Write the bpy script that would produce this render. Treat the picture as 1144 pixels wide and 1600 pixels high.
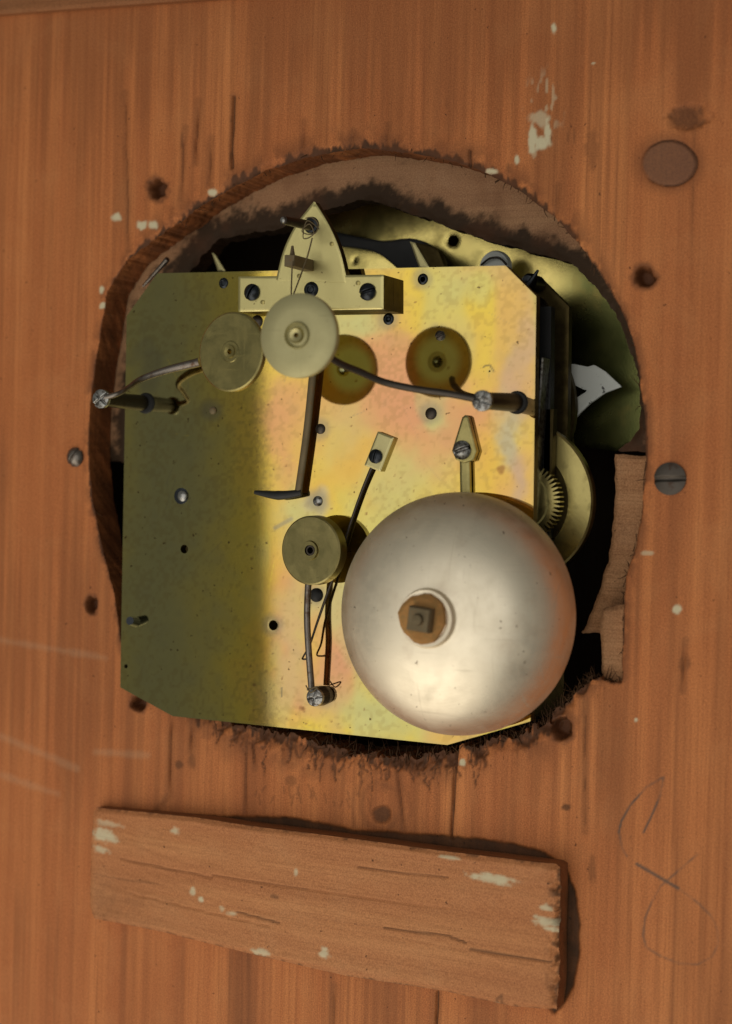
import bpy, math, random
import numpy as np
from mathutils import Vector, Matrix
R = math.radians
random.seed(7)
for o in list(bpy.data.objects):
    bpy.data.objects.remove(o, do_unlink=True)
sc = bpy.context.scene
COL = sc.collection

# ------------------------------------------------------------------ camera
# photograph is 1144 x 1600; focal length in its pixels, yaw/pitch/roll read from its vanishing points
F, YAW, PITCH, ROLL, DIST = 2650.0, R(25.7), R(-1.04), R(1.5), 0.46
w_ = Vector((-math.sin(YAW)*math.cos(PITCH), math.cos(YAW)*math.cos(PITCH), math.sin(PITCH)))
r0 = w_.cross(Vector((0, 0, 1))).normalized()
u0 = r0.cross(w_).normalized()
r_ = (r0*math.cos(ROLL) + u0*math.sin(ROLL)).normalized()
u_ = (u0*math.cos(ROLL) - r0*math.sin(ROLL)).normalized()
CAM = -w_*DIST
cd = bpy.data.cameras.new('camera')
cam = bpy.data.objects.new('camera', cd)
COL.objects.link(cam)
cam.matrix_world = Matrix(((r_.x, u_.x, -w_.x, CAM.x), (r_.y, u_.y, -w_.y, CAM.y), (r_.z, u_.z, -w_.z, CAM.z), (0, 0, 0, 1)))
cd.sensor_fit = 'VERTICAL'; cd.sensor_height = 36.0; cd.lens = F/1600*36.0
cd.clip_start = 0.01; cd.clip_end = 50
cd.dof.use_dof = True; cd.dof.focus_distance = 0.455; cd.dof.aperture_fstop = 9.0
sc.camera = cam

# ------------------------------------------------------------------ light: one large window, an added low fill, dim room round it
wd = bpy.data.worlds.new('World'); sc.world = wd; wd.use_nodes = True
wd.node_tree.nodes['Background'].inputs[0].default_value = (0.88, 0.87, 0.74, 1)
wd.node_tree.nodes['Background'].inputs[1].default_value = 0.20
ld = bpy.data.lights.new('window_light', 'AREA'); ld.shape = 'RECTANGLE'
WX0, WX1, WZ0, WZ1, WY = -0.85, 0.90, -0.85, 0.60, -1.5
ld.size = WX1-WX0; ld.size_y = WZ1-WZ0
ld.color = (1.0, 0.95, 0.84); ld.energy = 7.2
lo = bpy.data.objects.new('window_light', ld); COL.objects.link(lo)
lo.location = ((WX0+WX1)/2, WY, (WZ0+WZ1)/2)
lo.rotation_euler = (R(90), R(-3.5), 0)          # an area lamp shines along its -Z, here towards +Y
l2 = bpy.data.lights.new('low_fill', 'AREA'); l2.shape = 'DISK'; l2.size = 0.95; l2.color = (1.0, 0.90, 0.72); l2.energy = 3.7  # fill light added from the lower left to brighten the wood
lo2 = bpy.data.objects.new('low_fill', l2); COL.objects.link(lo2); lo2.location = (-0.30, -0.56, -0.70)
lo2.rotation_euler = (-Vector(lo2.location)).to_track_quat('-Z', 'Y').to_euler()
sc.view_settings.view_transform = 'Standard'; sc.view_settings.look = 'None'
sc.view_settings.exposure = 0.0; sc.view_settings.gamma = 1.0

# ------------------------------------------------------------------ helpers
PL = -0.006                                 # front face of the rear plate (the board's face is y = 0)
def P(px, py, Y):
    """photo position -> the point of the plane y = Y seen there"""
    d = w_ + r_*((px-572)/F) + u_*((800-py)/F)
    return CAM + d*((Y-CAM.y)/d.y)
def H(px, py, h):
    """point h millimetres in front of the rear plate"""
    return P(px, py, PL-h*0.001)
def topx(X, Z, Y=0.0):
    dx, dy, dz = X-CAM.x, Y-CAM.y, Z-CAM.z
    k = dx*w_.x+dy*w_.y+dz*w_.z
    return 572+F*(dx*r_.x+dy*r_.y+dz*r_.z)/k, 800-F*(dx*u_.x+dy*u_.y+dz*u_.z)/k
_lat = {}
def vn(x, y, s, seed=0):
    """value noise 0..1, cell size s"""
    if seed not in _lat:
        _lat[seed] = np.random.RandomState(seed).rand(256, 256)
    L = _lat[seed]
    x = np.asarray(x, float)/s+1000.37; y = np.asarray(y, float)/s+1000.71
    xi = np.floor(x).astype(int); yi = np.floor(y).astype(int)
    fx = x-xi; fy = y-yi; fx = fx*fx*(3-2*fx); fy = fy*fy*(3-2*fy)
    a = L[xi % 256, yi % 256]; b = L[(xi+1) % 256, yi % 256]; c = L[xi % 256, (yi+1) % 256]; d = L[(xi+1) % 256, (yi+1) % 256]
    return (a*(1-fx)+b*fx)*(1-fy)+(c*(1-fx)+d*fx)*fy
def fn(x, y, s, seed=0, oc=4):
    t = 0; a = 1; n = 0
    for k in range(oc):
        t = t+a*vn(x, y, s/2**k, seed+k); n += a; a *= 0.55
    return t/n
def sm(a, b, x):
    t = np.clip((x-a)/(b-a), 0, 1)
    return t*t*(3-2*t)
def polysdf(X, Z, pts):
    """signed distance to a closed polygon, positive inside"""
    d = np.full(X.shape, 1e9); ins = np.zeros(X.shape, bool)
    n = len(pts)
    for i in range(n):
        ax, az = pts[i]; bx, bz = pts[(i+1) % n]
        ex, ez = bx-ax, bz-az
        L2 = ex*ex+ez*ez+1e-18
        t = np.clip(((X-ax)*ex+(Z-az)*ez)/L2, 0, 1)
        d = np.minimum(d, (X-ax-t*ex)**2+(Z-az-t*ez)**2)
        c = ((az > Z) != (bz > Z))
        with np.errstate(divide='ignore', invalid='ignore'):
            xx = ax+(Z-az)*ex/(ez if abs(ez) > 1e-12 else 1e-12)
        ins ^= c & (X < xx)
    d = np.sqrt(d)
    return np.where(ins, d, -d)
def segd(PX, PY, pts):
    d = np.full(PX.shape, 1e9)
    for (ax, ay), (bx, by) in zip(pts[:-1], pts[1:]):
        ex, ey = bx-ax, by-ay
        t = np.clip(((PX-ax)*ex+(PY-ay)*ey)/(ex*ex+ey*ey+1e-9), 0, 1)
        d = np.minimum(d, (PX-ax-t*ex)**2+(PY-ay-t*ey)**2)
    return np.sqrt(d)
def smooth_loop(pts, k=4):
    out = []; n = len(pts)
    for i in range(n):
        p0, p1, p2, p3 = [np.array(pts[(i+j) % n], float) for j in (-1, 0, 1, 2)]
        for s in range(k):
            t = s/k
            out.append(tuple(0.5*((2*p1)+(-p0+p2)*t+(2*p0-5*p1+4*p2-p3)*t*t+(-p0+3*p1-3*p2+p3)*t**3)))
    return out
def pxpoly(pts, Y):
    return [(P(x, y, Y).x, P(x, y, Y).z) for x, y in pts]
def link(o, parent=None):
    COL.objects.link(o)
    if parent is not None:
        o.parent = parent
        if parent.type == 'EMPTY':
            o.location = -parent.location
    return o
def tag(o, label=None, cat=None, group=None, kind=None):
    if label: o['label'] = label
    if cat: o['category'] = cat
    if group: o['group'] = group
    if kind: o['kind'] = kind
    return o
def thing(name, loc, label, cat, group=None):
    o = bpy.data.objects.new(name, None); o.location = loc; o.empty_display_size = 0.01
    COL.objects.link(o)
    return tag(o, label, cat, group)
def mkmesh(name, V, Fc, mat, parent=None, smooth=True, flat_from=None, attrs=None):
    me = bpy.data.meshes.new(name)
    V = np.asarray(V, dtype=np.float32)
    if isinstance(Fc, np.ndarray):
        me.vertices.add(len(V)); me.vertices.foreach_set('co', V.ravel())
        nf = len(Fc)
        me.loops.add(nf*4); me.loops.foreach_set('vertex_index', Fc.astype(np.int32).ravel())
        me.polygons.add(nf)
        me.polygons.foreach_set('loop_start', np.arange(0, nf*4, 4, dtype=np.int32))
        try: me.polygons.foreach_set('loop_total', np.full(nf, 4, dtype=np.int32))
        except Exception: pass
        me.update(calc_edges=True)
    else:
        me.from_pydata([tuple(v) for v in V], [], [tuple(f) for f in Fc]); me.update()
    if smooth:
        me.polygons.foreach_set('use_smooth', np.ones(len(me.polygons), bool))
    me.materials.append(mat)
    for k, a in (attrs or {}).items():
        if a.ndim == 1:
            at = me.attributes.new(k, 'FLOAT', 'POINT'); at.data.foreach_set('value', a.astype(np.float32))
        else:
            at = me.attributes.new(k, 'FLOAT_COLOR', 'POINT')
            at.data.foreach_set('color', np.c_[a, np.ones(len(a))].astype(np.float32).ravel())
    return link(bpy.data.objects.new(name, me), parent)
def sheet(name, xs, zs, sdf, Y, Yback, mat, parent=None, hf=None, attrs=None, segs=1, wn=0.0, taper=0.0, snap=1.45, wallmat=None, wallst=None):
    """solid slab: finely meshed front face at y = Y+hf, cut to sdf > 0, walls back to Yback, back face coarse"""
    X, Z = np.meshgrid(xs, zs, indexing='ij')
    S = sdf(X, Z)
    gx = np.gradient(S, xs, axis=0); gz = np.gradient(S, zs, axis=1)
    keep = (S[:-1, :-1]+S[1:, :-1]+S[1:, 1:]+S[:-1, 1:])/4 > 0
    nx, nz = X.shape
    used = np.zeros(X.shape, bool); bad = np.zeros(X.shape, bool)
    for a, b in ((0, 0), (1, 0), (1, 1), (0, 1)):
        used[a:nx-1+a, b:nz-1+b] |= keep
        bad[a:nx-1+a, b:nz-1+b] |= ~keep
    m = used & bad
    m[0, :] = m[-1, :] = False; m[:, 0] = m[:, -1] = False
    g2 = np.maximum(gx*gx+gz*gz, 0.2)
    mx = snap*min(np.min(np.diff(xs)), np.min(np.diff(zs)))
    ddx = np.clip(-S*gx/g2, -mx, mx); ddz = np.clip(-S*gz/g2, -mx, mx)
    X = np.where(m, X+ddx, X); Z = np.where(m, Z+ddz, Z)
    if S.shape[0] < 500: S = np.where(m, 0.0, S)
    Yf = np.full(X.shape, float(Y))
    if hf is not None: Yf = Yf+hf(X, Z, S)
    idx = -np.ones(X.shape, int); idx[used] = np.arange(used.sum())
    V = np.c_[X[used], Yf[used], Z[used]]
    I = np.arange(nx*nz).reshape(nx, nz)
    a, b, c, d = [q[keep] for q in (I[:-1, :-1], I[1:, :-1], I[1:, 1:], I[:-1, 1:])]
    fi = idx.ravel()
    quads = np.c_[fi[a], fi[b], fi[c], fi[d]]
    K = np.zeros((nx+1, nz+1), bool); K[1:-1, 1:-1] = keep
    kp = keep
    E = []
    nb = [~K[1:-1, :-2], ~K[2:, 1:-1], ~K[1:-1, 2:], ~K[:-2, 1:-1]]
    cs = [(I[:-1, :-1], I[1:, :-1]), (I[1:, :-1], I[1:, 1:]), (I[1:, 1:], I[:-1, 1:]), (I[:-1, 1:], I[:-1, :-1])]
    for n_, (p, q) in zip(nb, cs):
        mm = kp & n_
        E.append(np.c_[p[mm], q[mm]])
    E = np.concatenate(E)
    ring = np.unique(E); rid = {v: k for k, v in enumerate(ring)}
    e0 = np.array([rid[v] for v in E[:, 0]]); e1 = np.array([rid[v] for v in E[:, 1]])
    base = V[fi[ring]]
    gxr = gx.ravel()[ring]; gzr = gz.ravel()[ring]
    nvf = len(V); Vs = [V]; Q = [quads]
    off = nvf
    for s in range(segs+1):
        t = s/segs
        r = base.copy(); r[:, 1] = base[:, 1]*(1-t)+Yback*t
        push = taper*t
        if wn and s > 0:
            push = push+wn*(fn(base[:, 0]+base[:, 2]*0.3, base[:, 2]-base[:, 0]*0.2+t*0.013, 0.0022, 91)-0.5)*2
        if s > 0:
            r[:, 0] += gxr*push; r[:, 2] += gzr*push
        Vs.append(r)
        if s > 0:
            o0 = off+(s-1)*len(ring); o1 = off+s*len(ring)
            Q.append(np.c_[o0+e1, o0+e0, o1+e0, o1+e1])
    # the back: same cells, one vertex per front vertex, only for small sheets
    Vt = np.concatenate(Vs); n_wall = len(Vt)-nvf
    if len(quads) < 200000:
        Vb = V.copy(); Vb[:, 1] = Yback
        if segs and taper: pass
        Q.append(quads[:, ::-1]+len(Vt))
        Vt = np.concatenate([Vt, Vb])
    at = {}
    for k, f in (attrs or {}).items():
        A = f(X, Z, S)
        if A.ndim == 2: A = A[..., None]
        A = A.reshape(-1, A.shape[-1])
        fr = A[used.ravel()]
        rr = np.tile(A[ring], (segs+1, 1))
        if wallst and k in wallst:
            tt = np.repeat(np.arange(segs+1)/segs, len(ring)); bx2 = np.tile(base[:, 0], segs+1); bz2 = np.tile(base[:, 2], segs+1)
            rr = wallst[k](bx2, bz2, tt)[:, None]
        al = np.concatenate([fr, rr] + ([fr] if len(Vt) > nvf+n_wall else []))
        at[k] = al[:, 0] if al.shape[1] == 1 else al
    o = mkmesh(name, Vt, np.concatenate(Q), mat, parent, attrs=at)
    us = np.ones(len(o.data.polygons), bool); us[len(quads):] = False
    o.data.polygons.foreach_set('use_smooth', us)
    if wallmat is not None:
        o.data.materials.append(wallmat)
        mi = np.zeros(len(o.data.polygons), np.int32); mi[len(quads):] = 1
        o.data.polygons.foreach_set('material_index', mi)
    return o
def lins(a, b, res):
    return np.linspace(a, b, max(3, int(round((b-a)/res))+1))
def polysheet(name, pts, Y, Yback, mat, parent=None, res=0.0004, holes=(), rnd=0.0, edge=0.0002, **kw):
    """slab with a polygon outline given in world x,z; rounded arris of size edge"""
    xs_ = [p[0] for p in pts]; zs_ = [p[1] for p in pts]; m = 2*res
    def s(X, Z):
        S = polysdf(X, Z, pts)
        for (hx, hz, hr) in holes:
            S = np.minimum(S, np.hypot(X-hx, Z-hz)-hr)
        return S
    h0 = kw.pop('hf', None)
    def hf(X, Z, S):
        e = edge*(1-sm(0, 2.2*edge, S))
        return e+(h0(X, Z, S) if h0 else 0)
    return sheet(name, lins(min(xs_)-m, max(xs_)+m, res), lins(min(zs_)-m, max(zs_)+m, res), s, Y, Yback, mat, parent, hf=hf, **kw)
def ppoly(name, pts, h, hb, mat, parent=None, **kw):
    """as polysheet, outline read on the photograph, h / hb millimetres before the plate"""
    return polysheet(name, pxpoly(pts, PL-h*0.001), PL-h*0.001, PL-hb*0.001, mat, parent, **kw)
def head(name, c, r, Yb, mat, parent=None, dome=0.3, slot=0.18, ang=0.0, depth=0.35, ringed=0, rot2=None, lab=None):
    """round slotted screw head standing on y = Yb, c is its centre at the head's top"""
    cx, cz = c.x, c.z
    ca, sa = math.cos(ang), math.sin(ang)
    def s(X, Z): return r-np.hypot(X-cx, Z-cz)
    def hf(X, Z, S):
        q = np.hypot(X-cx, Z-cz)/r
        h = dome*r*np.clip(q, 0, 1)**2.4
        if slot > 0:
            d = np.abs(-(X-cx)*sa+(Z-cz)*ca)/r
            h = h+depth*r*(1-sm(slot*0.7, slot*1.15, d))
            if rot2 is not None:
                d2 = np.abs(-(X-cx)*math.sin(rot2)+(Z-cz)*math.cos(rot2))/r
                h = np.maximum(h, depth*r*(1-sm(slot*0.7, slot*1.15, d2)))
        if ringed:
            h = h+depth*r*(1-sm(ringed-0.1, ringed+0.1, q))
        return h
    n = 34
    return sheet(name, np.linspace(cx-r*1.08, cx+r*1.08, n), np.linspace(cz-r*1.08, cz+r*1.08, n), s, c.y, Yb, mat, parent, hf=hf)
def tube(name, pts, rad, mat, parent=None, n=10, sub=6, flat=1.0, obj=True):
    """round bar through the points (catmull-rom), rad a number or one per point"""
    pts = [Vector(p) for p in pts]
    rads = rad if isinstance(rad, (list, tuple)) else [rad]*len(pts)
    C = []; RR = []
    if len(pts) == 2 or sub == 1:
        C, RR = pts, list(rads)
    else:
        for i in range(len(pts)-1):
            p0 = pts[max(i-1, 0)]; p1 = pts[i]; p2 = pts[i+1]; p3 = pts[min(i+2, len(pts)-1)]
            for s in range(sub):
                t = s/sub
                C.append(0.5*((2*p1)+(p2-p0)*t+(2*p0-5*p1+4*p2-p3)*t*t+(3*p1-p0-3*p2+p3)*t**3)); RR.append(rads[i]*(1-t)+rads[i+1]*t)
        C.append(pts[-1]); RR.append(rads[-1])
    V = []; Fc = []
    t0 = (C[1]-C[0]).normalized()
    nrm = t0.cross(Vector((0, 1, 0)) if abs(t0.y) < 0.9 else Vector((1, 0, 0))).normalized()
    for i, c in enumerate(C):
        t = (C[min(i+1, len(C)-1)]-C[max(i-1, 0)]).normalized()
        nrm = (nrm-t*nrm.dot(t)).normalized(); b = t.cross(nrm)
        for k in range(n):
            a = 2*math.pi*k/n
            V.append(c+nrm*(math.cos(a)*RR[i])+b*(math.sin(a)*RR[i]*flat))
    for i in range(len(C)-1):
        for k in range(n):
            Fc.append((i*n+k, i*n+(k+1) % n, (i+1)*n+(k+1) % n, (i+1)*n+k))
    b0 = len(V); V += [C[0]]+[V[k] for k in range(n)]
    Fc += [(b0, b0+1+(k+1) % n, b0+1+k) for k in range(n)]
    b1 = len(V); V += [C[-1]]+[V[(len(C)-1)*n+k] for k in range(n)]
    Fc += [(b1, b1+1+k, b1+1+(k+1) % n) for k in range(n)]
    if not obj: return V, Fc
    return mkmesh(name, V, Fc, mat, parent)
def lathe(name, c, prof, mat, parent=None, n=64, tilt=(0, 0), sharp=25, smooth=True):
    """revolve (radius, height towards the viewer) about the axis through c, tilt = yaw / pitch of the axis"""
    ax = Vector((math.sin(tilt[0])*math.cos(tilt[1]), -math.cos(tilt[0])*math.cos(tilt[1]), math.sin(tilt[1])))
    e1 = ax.cross(Vector((0, 0, 1))).normalized(); e2 = ax.cross(e1).normalized()
    # split rings at sharp corners so that shading breaks there
    rings = []; faces = []
    V = []; Fc = []
    segs = []
    cur = [prof[0]]
    for i in range(1, len(prof)):
        cur.append(prof[i])
        if i < len(prof)-1:
            a = math.atan2(prof[i][1]-prof[i-1][1], prof[i][0]-prof[i-1][0]); b = math.atan2(prof[i+1][1]-prof[i][1], prof[i+1][0]-prof[i][0])
            dd = abs((b-a+math.pi) % (2*math.pi)-math.pi)
            if dd > R(sharp): segs.append(cur); cur = [prof[i]]
    segs.append(cur)
    for sg in segs:
        b = len(V)
        for (r, h) in sg:
            for k in range(n):
                a = 2*math.pi*k/n
                V.append(c+ax*h+e1*(math.cos(a)*max(r, 1e-6))+e2*(math.sin(a)*max(r, 1e-6)))
        for i in range(len(sg)-1):
            for k in range(n):
                Fc.append((b+i*n+k, b+i*n+(k+1) % n, b+(i+1)*n+(k+1) % n, b+(i+1)*n+k))
    return mkmesh(name, V, Fc, mat, parent, smooth=smooth)
def box(name, a, b, mat, parent=None, bev=0.0003):
    import bmesh
    bm = bmesh.new()
    bmesh.ops.create_cube(bm, size=1)
    for v in bm.verts:
        v.co = Vector(((a[0]+b[0])/2+v.co.x*(b[0]-a[0]), (a[1]+b[1])/2+v.co.y*(b[1]-a[1]), (a[2]+b[2])/2+v.co.z*(b[2]-a[2])))
    if bev: bmesh.ops.bevel(bm, geom=bm.edges[:], offset=bev, segments=2, affect='EDGES', profile=0.5)
    me = bpy.data.meshes.new(name); bm.to_mesh(me); bm.free(); me.materials.append(mat)
    return link(bpy.data.objects.new(name, me), parent)

# ------------------------------------------------------------------ materials
class M:
    def __init__(s, name):
        s.m = bpy.data.materials.new(name); s.m.use_nodes = True
        s.t = s.m.node_tree; s.b = s.t.nodes['Principled BSDF']
        s.tc = s.t.nodes.new('ShaderNodeTexCoord').outputs['Object']
    def n(s, ty, **kw):
        x = s.t.nodes.new(ty)
        for k, v in kw.items(): setattr(x, k, v)
        return x
    def l(s, a, b): s.t.links.new(a, b)
    def map(s, sc_, rot=(0, 0, 0)):
        m = s.n('ShaderNodeMapping'); m.inputs['Scale'].default_value = sc_; m.inputs['Rotation'].default_value = rot
        s.l(s.tc, m.inputs['Vector']); return m.outputs[0]
    def noise(s, vec, scale, det=4, rough=0.55, dist=0.0):
        x = s.n('ShaderNodeTexNoise'); x.inputs['Scale'].default_value = scale; x.inputs['Detail'].default_value = det
        x.inputs['Roughness'].default_value = rough; x.inputs['Distortion'].default_value = dist
        s.l(vec, x.inputs['Vector']); return x.outputs['Fac']
    def ramp(s, fac, stops):
        x = s.n('ShaderNodeValToRGB'); e = x.color_ramp.elements
        while len(e) < len(stops): e.new(0.5)
        for k, (p, c) in enumerate(stops): e[k].position = p; e[k].color = (*c, 1) if len(c) == 3 else c
        s.l(fac, x.inputs[0]); return x.outputs[0]
    def mix(s, fac, a, b, mode='MIX'):
        x = s.n('ShaderNodeMix', data_type='RGBA', blend_type=mode)
        for v, i in ((fac, 0), (a, 6), (b, 7)):
            if isinstance(v, (int, float)): x.inputs[i].default_value = v
            elif isinstance(v, tuple): x.inputs[i].default_value = (*v, 1)
            else: s.l(v, x.inputs[i])
        return x.outputs[2]
    def attr(s, name, col=False):
        x = s.n('ShaderNodeAttribute', attribute_name=name); return x.outputs['Color' if col else 'Fac']
    def math(s, op, a, b=0.0, clamp=False):
        x = s.n('ShaderNodeMath', operation=op, use_clamp=clamp)
        for v, i in ((a, 0), (b, 1)):
            if isinstance(v, (int, float)): x.inputs[i].default_value = v
            else: s.l(v, x.inputs[i])
        return x.outputs[0]
    def bump(s, h, dist, strength=1.0, prev=None):
        x = s.n('ShaderNodeBump'); x.inputs['Distance'].default_value = dist; x.inputs['Strength'].default_value = strength
        s.l(h, x.inputs['Height'])
        if prev is not None: s.l(prev, x.inputs['Normal'])
        return x.outputs[0]
    def done(s, col=None, rough=None, metal=None, nrm=None, spec=None):
        for v, i in ((col, 'Base Color'), (rough, 'Roughness'), (metal, 'Metallic'), (nrm, 'Normal'), (spec, 'Specular IOR Level')):
            if v is None: continue
            if isinstance(v, (int, float)): s.b.inputs[i].default_value = v
            elif isinstance(v, tuple): s.b.inputs[i].default_value = (*v, 1)
            else: s.l(v, s.b.inputs[i])
        return s.m

def wood(name, light, dark, along='z', rot=(0, 0, 0), attrs=True, rough=0.62, grain=1.0, fuzz=1.0, band=190.0):
    s = M(name)
    lo_, hi_ = 6.0, 1.0
    sc1 = (band, band, 3.5) if along == 'z' else (3.5, band, band)
    sc2 = (1700, 1700, 26) if along == 'z' else (26, 1700, 1700)
    v1 = s.map(sc1, rot); v2 = s.map(sc2, rot)
    b1 = s.noise(v1, 1.0, 4, 0.6, 0.35)
    b2 = s.noise(v2, 1.0, 3, 0.6)
    c0 = s.ramp(b1, [(0.30, dark), (0.47, tuple((a+b)/2 for a, b in zip(light, dark))), (0.62, light), (0.75, tuple(a*1.06 for a in light))])
    c1 = s.mix(s.ramp(b2, [(0.34, (1, 1, 1)), (0.5, (0, 0, 0))]), c0, tuple(a*0.62 for a in dark))
    c1 = s.mix(0.5*grain, c0, c1)
    b3 = s.noise(s.map(tuple(k*0.9 for k in sc1), rot), 1.0, 1, 0.5, 0.2)
    ln = s.ramp(b3, [(0.44, (0, 0, 0)), (0.485, (1, 1, 1)), (0.50, (1, 1, 1)), (0.57, (0, 0, 0))])
    c1 = s.mix(s.math('MULTIPLY', ln, 0.32*min(grain, 1.2)), c1, tuple(a*0.62 for a in dark))
    big = s.noise(s.tc, 22, 3, 0.6)
    c2 = s.mix(s.math('MULTIPLY', s.ramp(big, [(0.4, (0, 0, 0)), (0.75, (1, 1, 1))]), 0.55), c1, tuple(a*f for a, f in zip(dark, (0.95, 0.8, 0.7))))
    wide = s.noise(s.map((55, 55, 1.6) if along == 'z' else (1.6, 55, 55), rot), 1.0, 3, 0.6, 0.5)
    c2 = s.mix(s.math('MULTIPLY', s.ramp(wide, [(0.42, (1, 1, 1)), (0.6, (0, 0, 0))]), 0.6), c2, tuple(a*f for a, f in zip(dark, (0.88, 0.78, 0.8))))
    crk = s.noise(s.map((520, 520, 9) if along == 'z' else (9, 520, 520), rot), 1.0, 2, 0.5, 0.1)
    c2 = s.mix(s.math('MULTIPLY', s.ramp(crk, [(0.70, (0, 0, 0)), (0.76, (1, 1, 1))]), 0.55), c2, tuple(a*0.35 for a in dark))
    hz = s.noise(s.tc, 55, 4, 0.65, 0.6)
    c2 = s.mix(s.math('MULTIPLY', s.ramp(hz, [(0.5, (0, 0, 0)), (0.8, (1, 1, 1))]), 0.35), c2, tuple(a*f for a, f in zip(light, (0.92, 1.12, 1.35))))
    mott = s.noise(s.tc, 2600, 2, 0.5)
    c2 = s.mix(0.34, c2, s.ramp(mott, [(0.3, tuple(a*0.55 for a in dark)), (0.7, tuple(min(1, a*1.35) for a in light))]))
    pits = s.noise(s.tc, 620, 2, 0.5)
    c2 = s.mix(s.ramp(pits, [(0.71, (0, 0, 0)), (0.76, (1, 1, 1))]), c2, tuple(a*0.3 for a in dark))
    if attrs:
        st = s.attr('stain_shade')
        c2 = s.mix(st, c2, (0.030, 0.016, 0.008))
        rd = s.attr('reddish')
        c2 = s.mix(rd, c2, (0.13, 0.045, 0.018))
        gr = s.attr('graphite')
        c2 = s.mix(gr, c2, (0.09, 0.075, 0.065))
        pt = s.attr('paint')
        c2 = s.mix(pt, c2, (0.66, 0.60, 0.42))
    n1 = s.bump(b2, 0.00012*fuzz, 0.8)
    n2 = s.bump(b1, 0.0006, 0.5, n1)
    n3 = s.bump(s.noise(s.tc, 900, 3, 0.6), 0.00012*fuzz, 0.7, n2)
    return s.done(c2, rough, 0.0, n3, 0.25)
def metal(name, col, rough, var=0.25, metallic=1.0, dirt=None, dscale=260, bump=0.00003, attr=None, dth=(0.58, 0.72), spots=0.0, turn=None, scr=0.0):
    s = M(name)
    a = s.noise(s.tc, 140, 4, 0.6); f = s.noise(s.tc, 1500, 3, 0.6)
    c = s.attr(attr, True) if attr else col
    c = s.mix(s.math('MULTIPLY', a, var*1.4), c, tuple(x*0.45 for x in col))
    if dirt: c = s.mix(s.ramp(s.noise(s.tc, dscale, 5, 0.65), [(dth[0], (0, 0, 0)), (dth[1], (1, 1, 1))]), c, dirt)
    if spots:
        sp = s.ramp(s.noise(s.tc, 700, 2, 0.5), [(0.715, (0, 0, 0)), (0.74, (1, 1, 1))])
        c = s.mix(s.math('MULTIPLY', sp, spots), c, (0.10, 0.05, 0.02))
    rr = s.n('ShaderNodeMapRange'); rr.inputs[3].default_value = rough*0.8; rr.inputs[4].default_value = min(1, rough*1.35)
    s.l(a, rr.inputs[0])
    nr = s.bump(f, bump, 0.6); ro = rr.outputs[0]
    if turn is not None:      # lathe marks round the axis through turn
        sp_ = s.n('ShaderNodeVectorMath', operation='SUBTRACT'); s.l(s.tc, sp_.inputs[0]); sp_.inputs[1].default_value = tuple(turn)
        ml = s.n('ShaderNodeVectorMath', operation='MULTIPLY'); s.l(sp_.outputs[0], ml.inputs[0]); ml.inputs[1].default_value = (1, 0, 1)
        ln_ = s.n('ShaderNodeVectorMath', operation='LENGTH'); s.l(ml.outputs[0], ln_.inputs[0])
        cb = s.n('ShaderNodeCombineXYZ'); s.l(ln_.outputs['Value'], cb.inputs[0])
        rg = s.noise(cb.outputs[0], 2600, 3, 0.7)
        nr = s.bump(rg, 0.00003, 0.35, nr)
        ro = s.math('ADD', ro, s.math('MULTIPLY', s.math('SUBTRACT', rg, 0.5), 0.25))
    if scr:                   # fine random scratches and smears
        s1 = s.noise(s.map((60, 60, 1900), (0, 0.5, 0)), 1.0, 2, 0.5, 0.3); s2 = s.noise(s.map((1700, 60, 50), (0, 0.25, 0)), 1.0, 2, 0.5, 0.3)
        sc_ = s.math('MAXIMUM', s.ramp(s1, [(0.66, (0, 0, 0)), (0.72, (1, 1, 1))]), s.ramp(s2, [(0.66, (0, 0, 0)), (0.72, (1, 1, 1))]))
        sme = s.ramp(s.noise(s.tc, 95, 5, 0.7, 0.8), [(0.45, (0, 0, 0)), (0.7, (1, 1, 1))])
        ro = s.math('ADD', ro, s.math('MULTIPLY', s.math('ADD', sc_, sme), scr))
        c = s.mix(s.math('MULTIPLY', sc_, min(1, scr*2.2)), c, tuple(x*0.6 for x in col))
    return s.done(c, ro, metallic, nr)

m_panel = wood('pine_panel', (0.67, 0.250, 0.085), (0.42, 0.130, 0.042), 'z', grain=1.2)
m_batten = wood('pine_batten', (0.60, 0.268, 0.112), (0.45, 0.172, 0.066), 'x', rot=(0, R(8), 0), fuzz=0.8, grain=0.7)
m_inner = wood('inner_board_wood', (0.50, 0.29, 0.155), (0.36, 0.19, 0.10), 'x', rough=0.7, band=120)
m_block = wood('sawn_block_wood', (0.60, 0.33, 0.17), (0.40, 0.19, 0.085), 'x', rough=0.7, band=260, grain=1.8)
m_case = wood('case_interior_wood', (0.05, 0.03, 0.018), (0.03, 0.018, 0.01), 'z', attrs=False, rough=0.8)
m_plate = metal('lacquered_brass_plate', (0.75, 0.58, 0.2), 0.035, 0.12, attr='tint', bump=0.0000008, spots=0.8)
m_edge = metal('brass_edge', (0.20, 0.15, 0.06), 0.5, 0.4, dirt=(0.08, 0.05, 0.02), dth=(0.45, 0.7))
m_cock = metal('pale_brass', (0.70, 0.62, 0.29), 0.34, 0.15, dirt=(0.3, 0.2, 0.08), dth=(0.66, 0.8), spots=0.6)
m_disc = metal('dull_brass', (0.58, 0.52, 0.27), 0.42, 0.2, spots=0.3)
m_disc2 = metal('tarnished_brass', (0.42, 0.36, 0.15), 0.30, 0.5, dirt=(0.26, 0.23, 0.10), dth=(0.45, 0.7))
m_wheel = metal('wheel_brass', (0.50, 0.42, 0.17), 0.28, 0.4, dirt=(0.22, 0.18, 0.07), dth=(0.5, 0.75))
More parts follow.
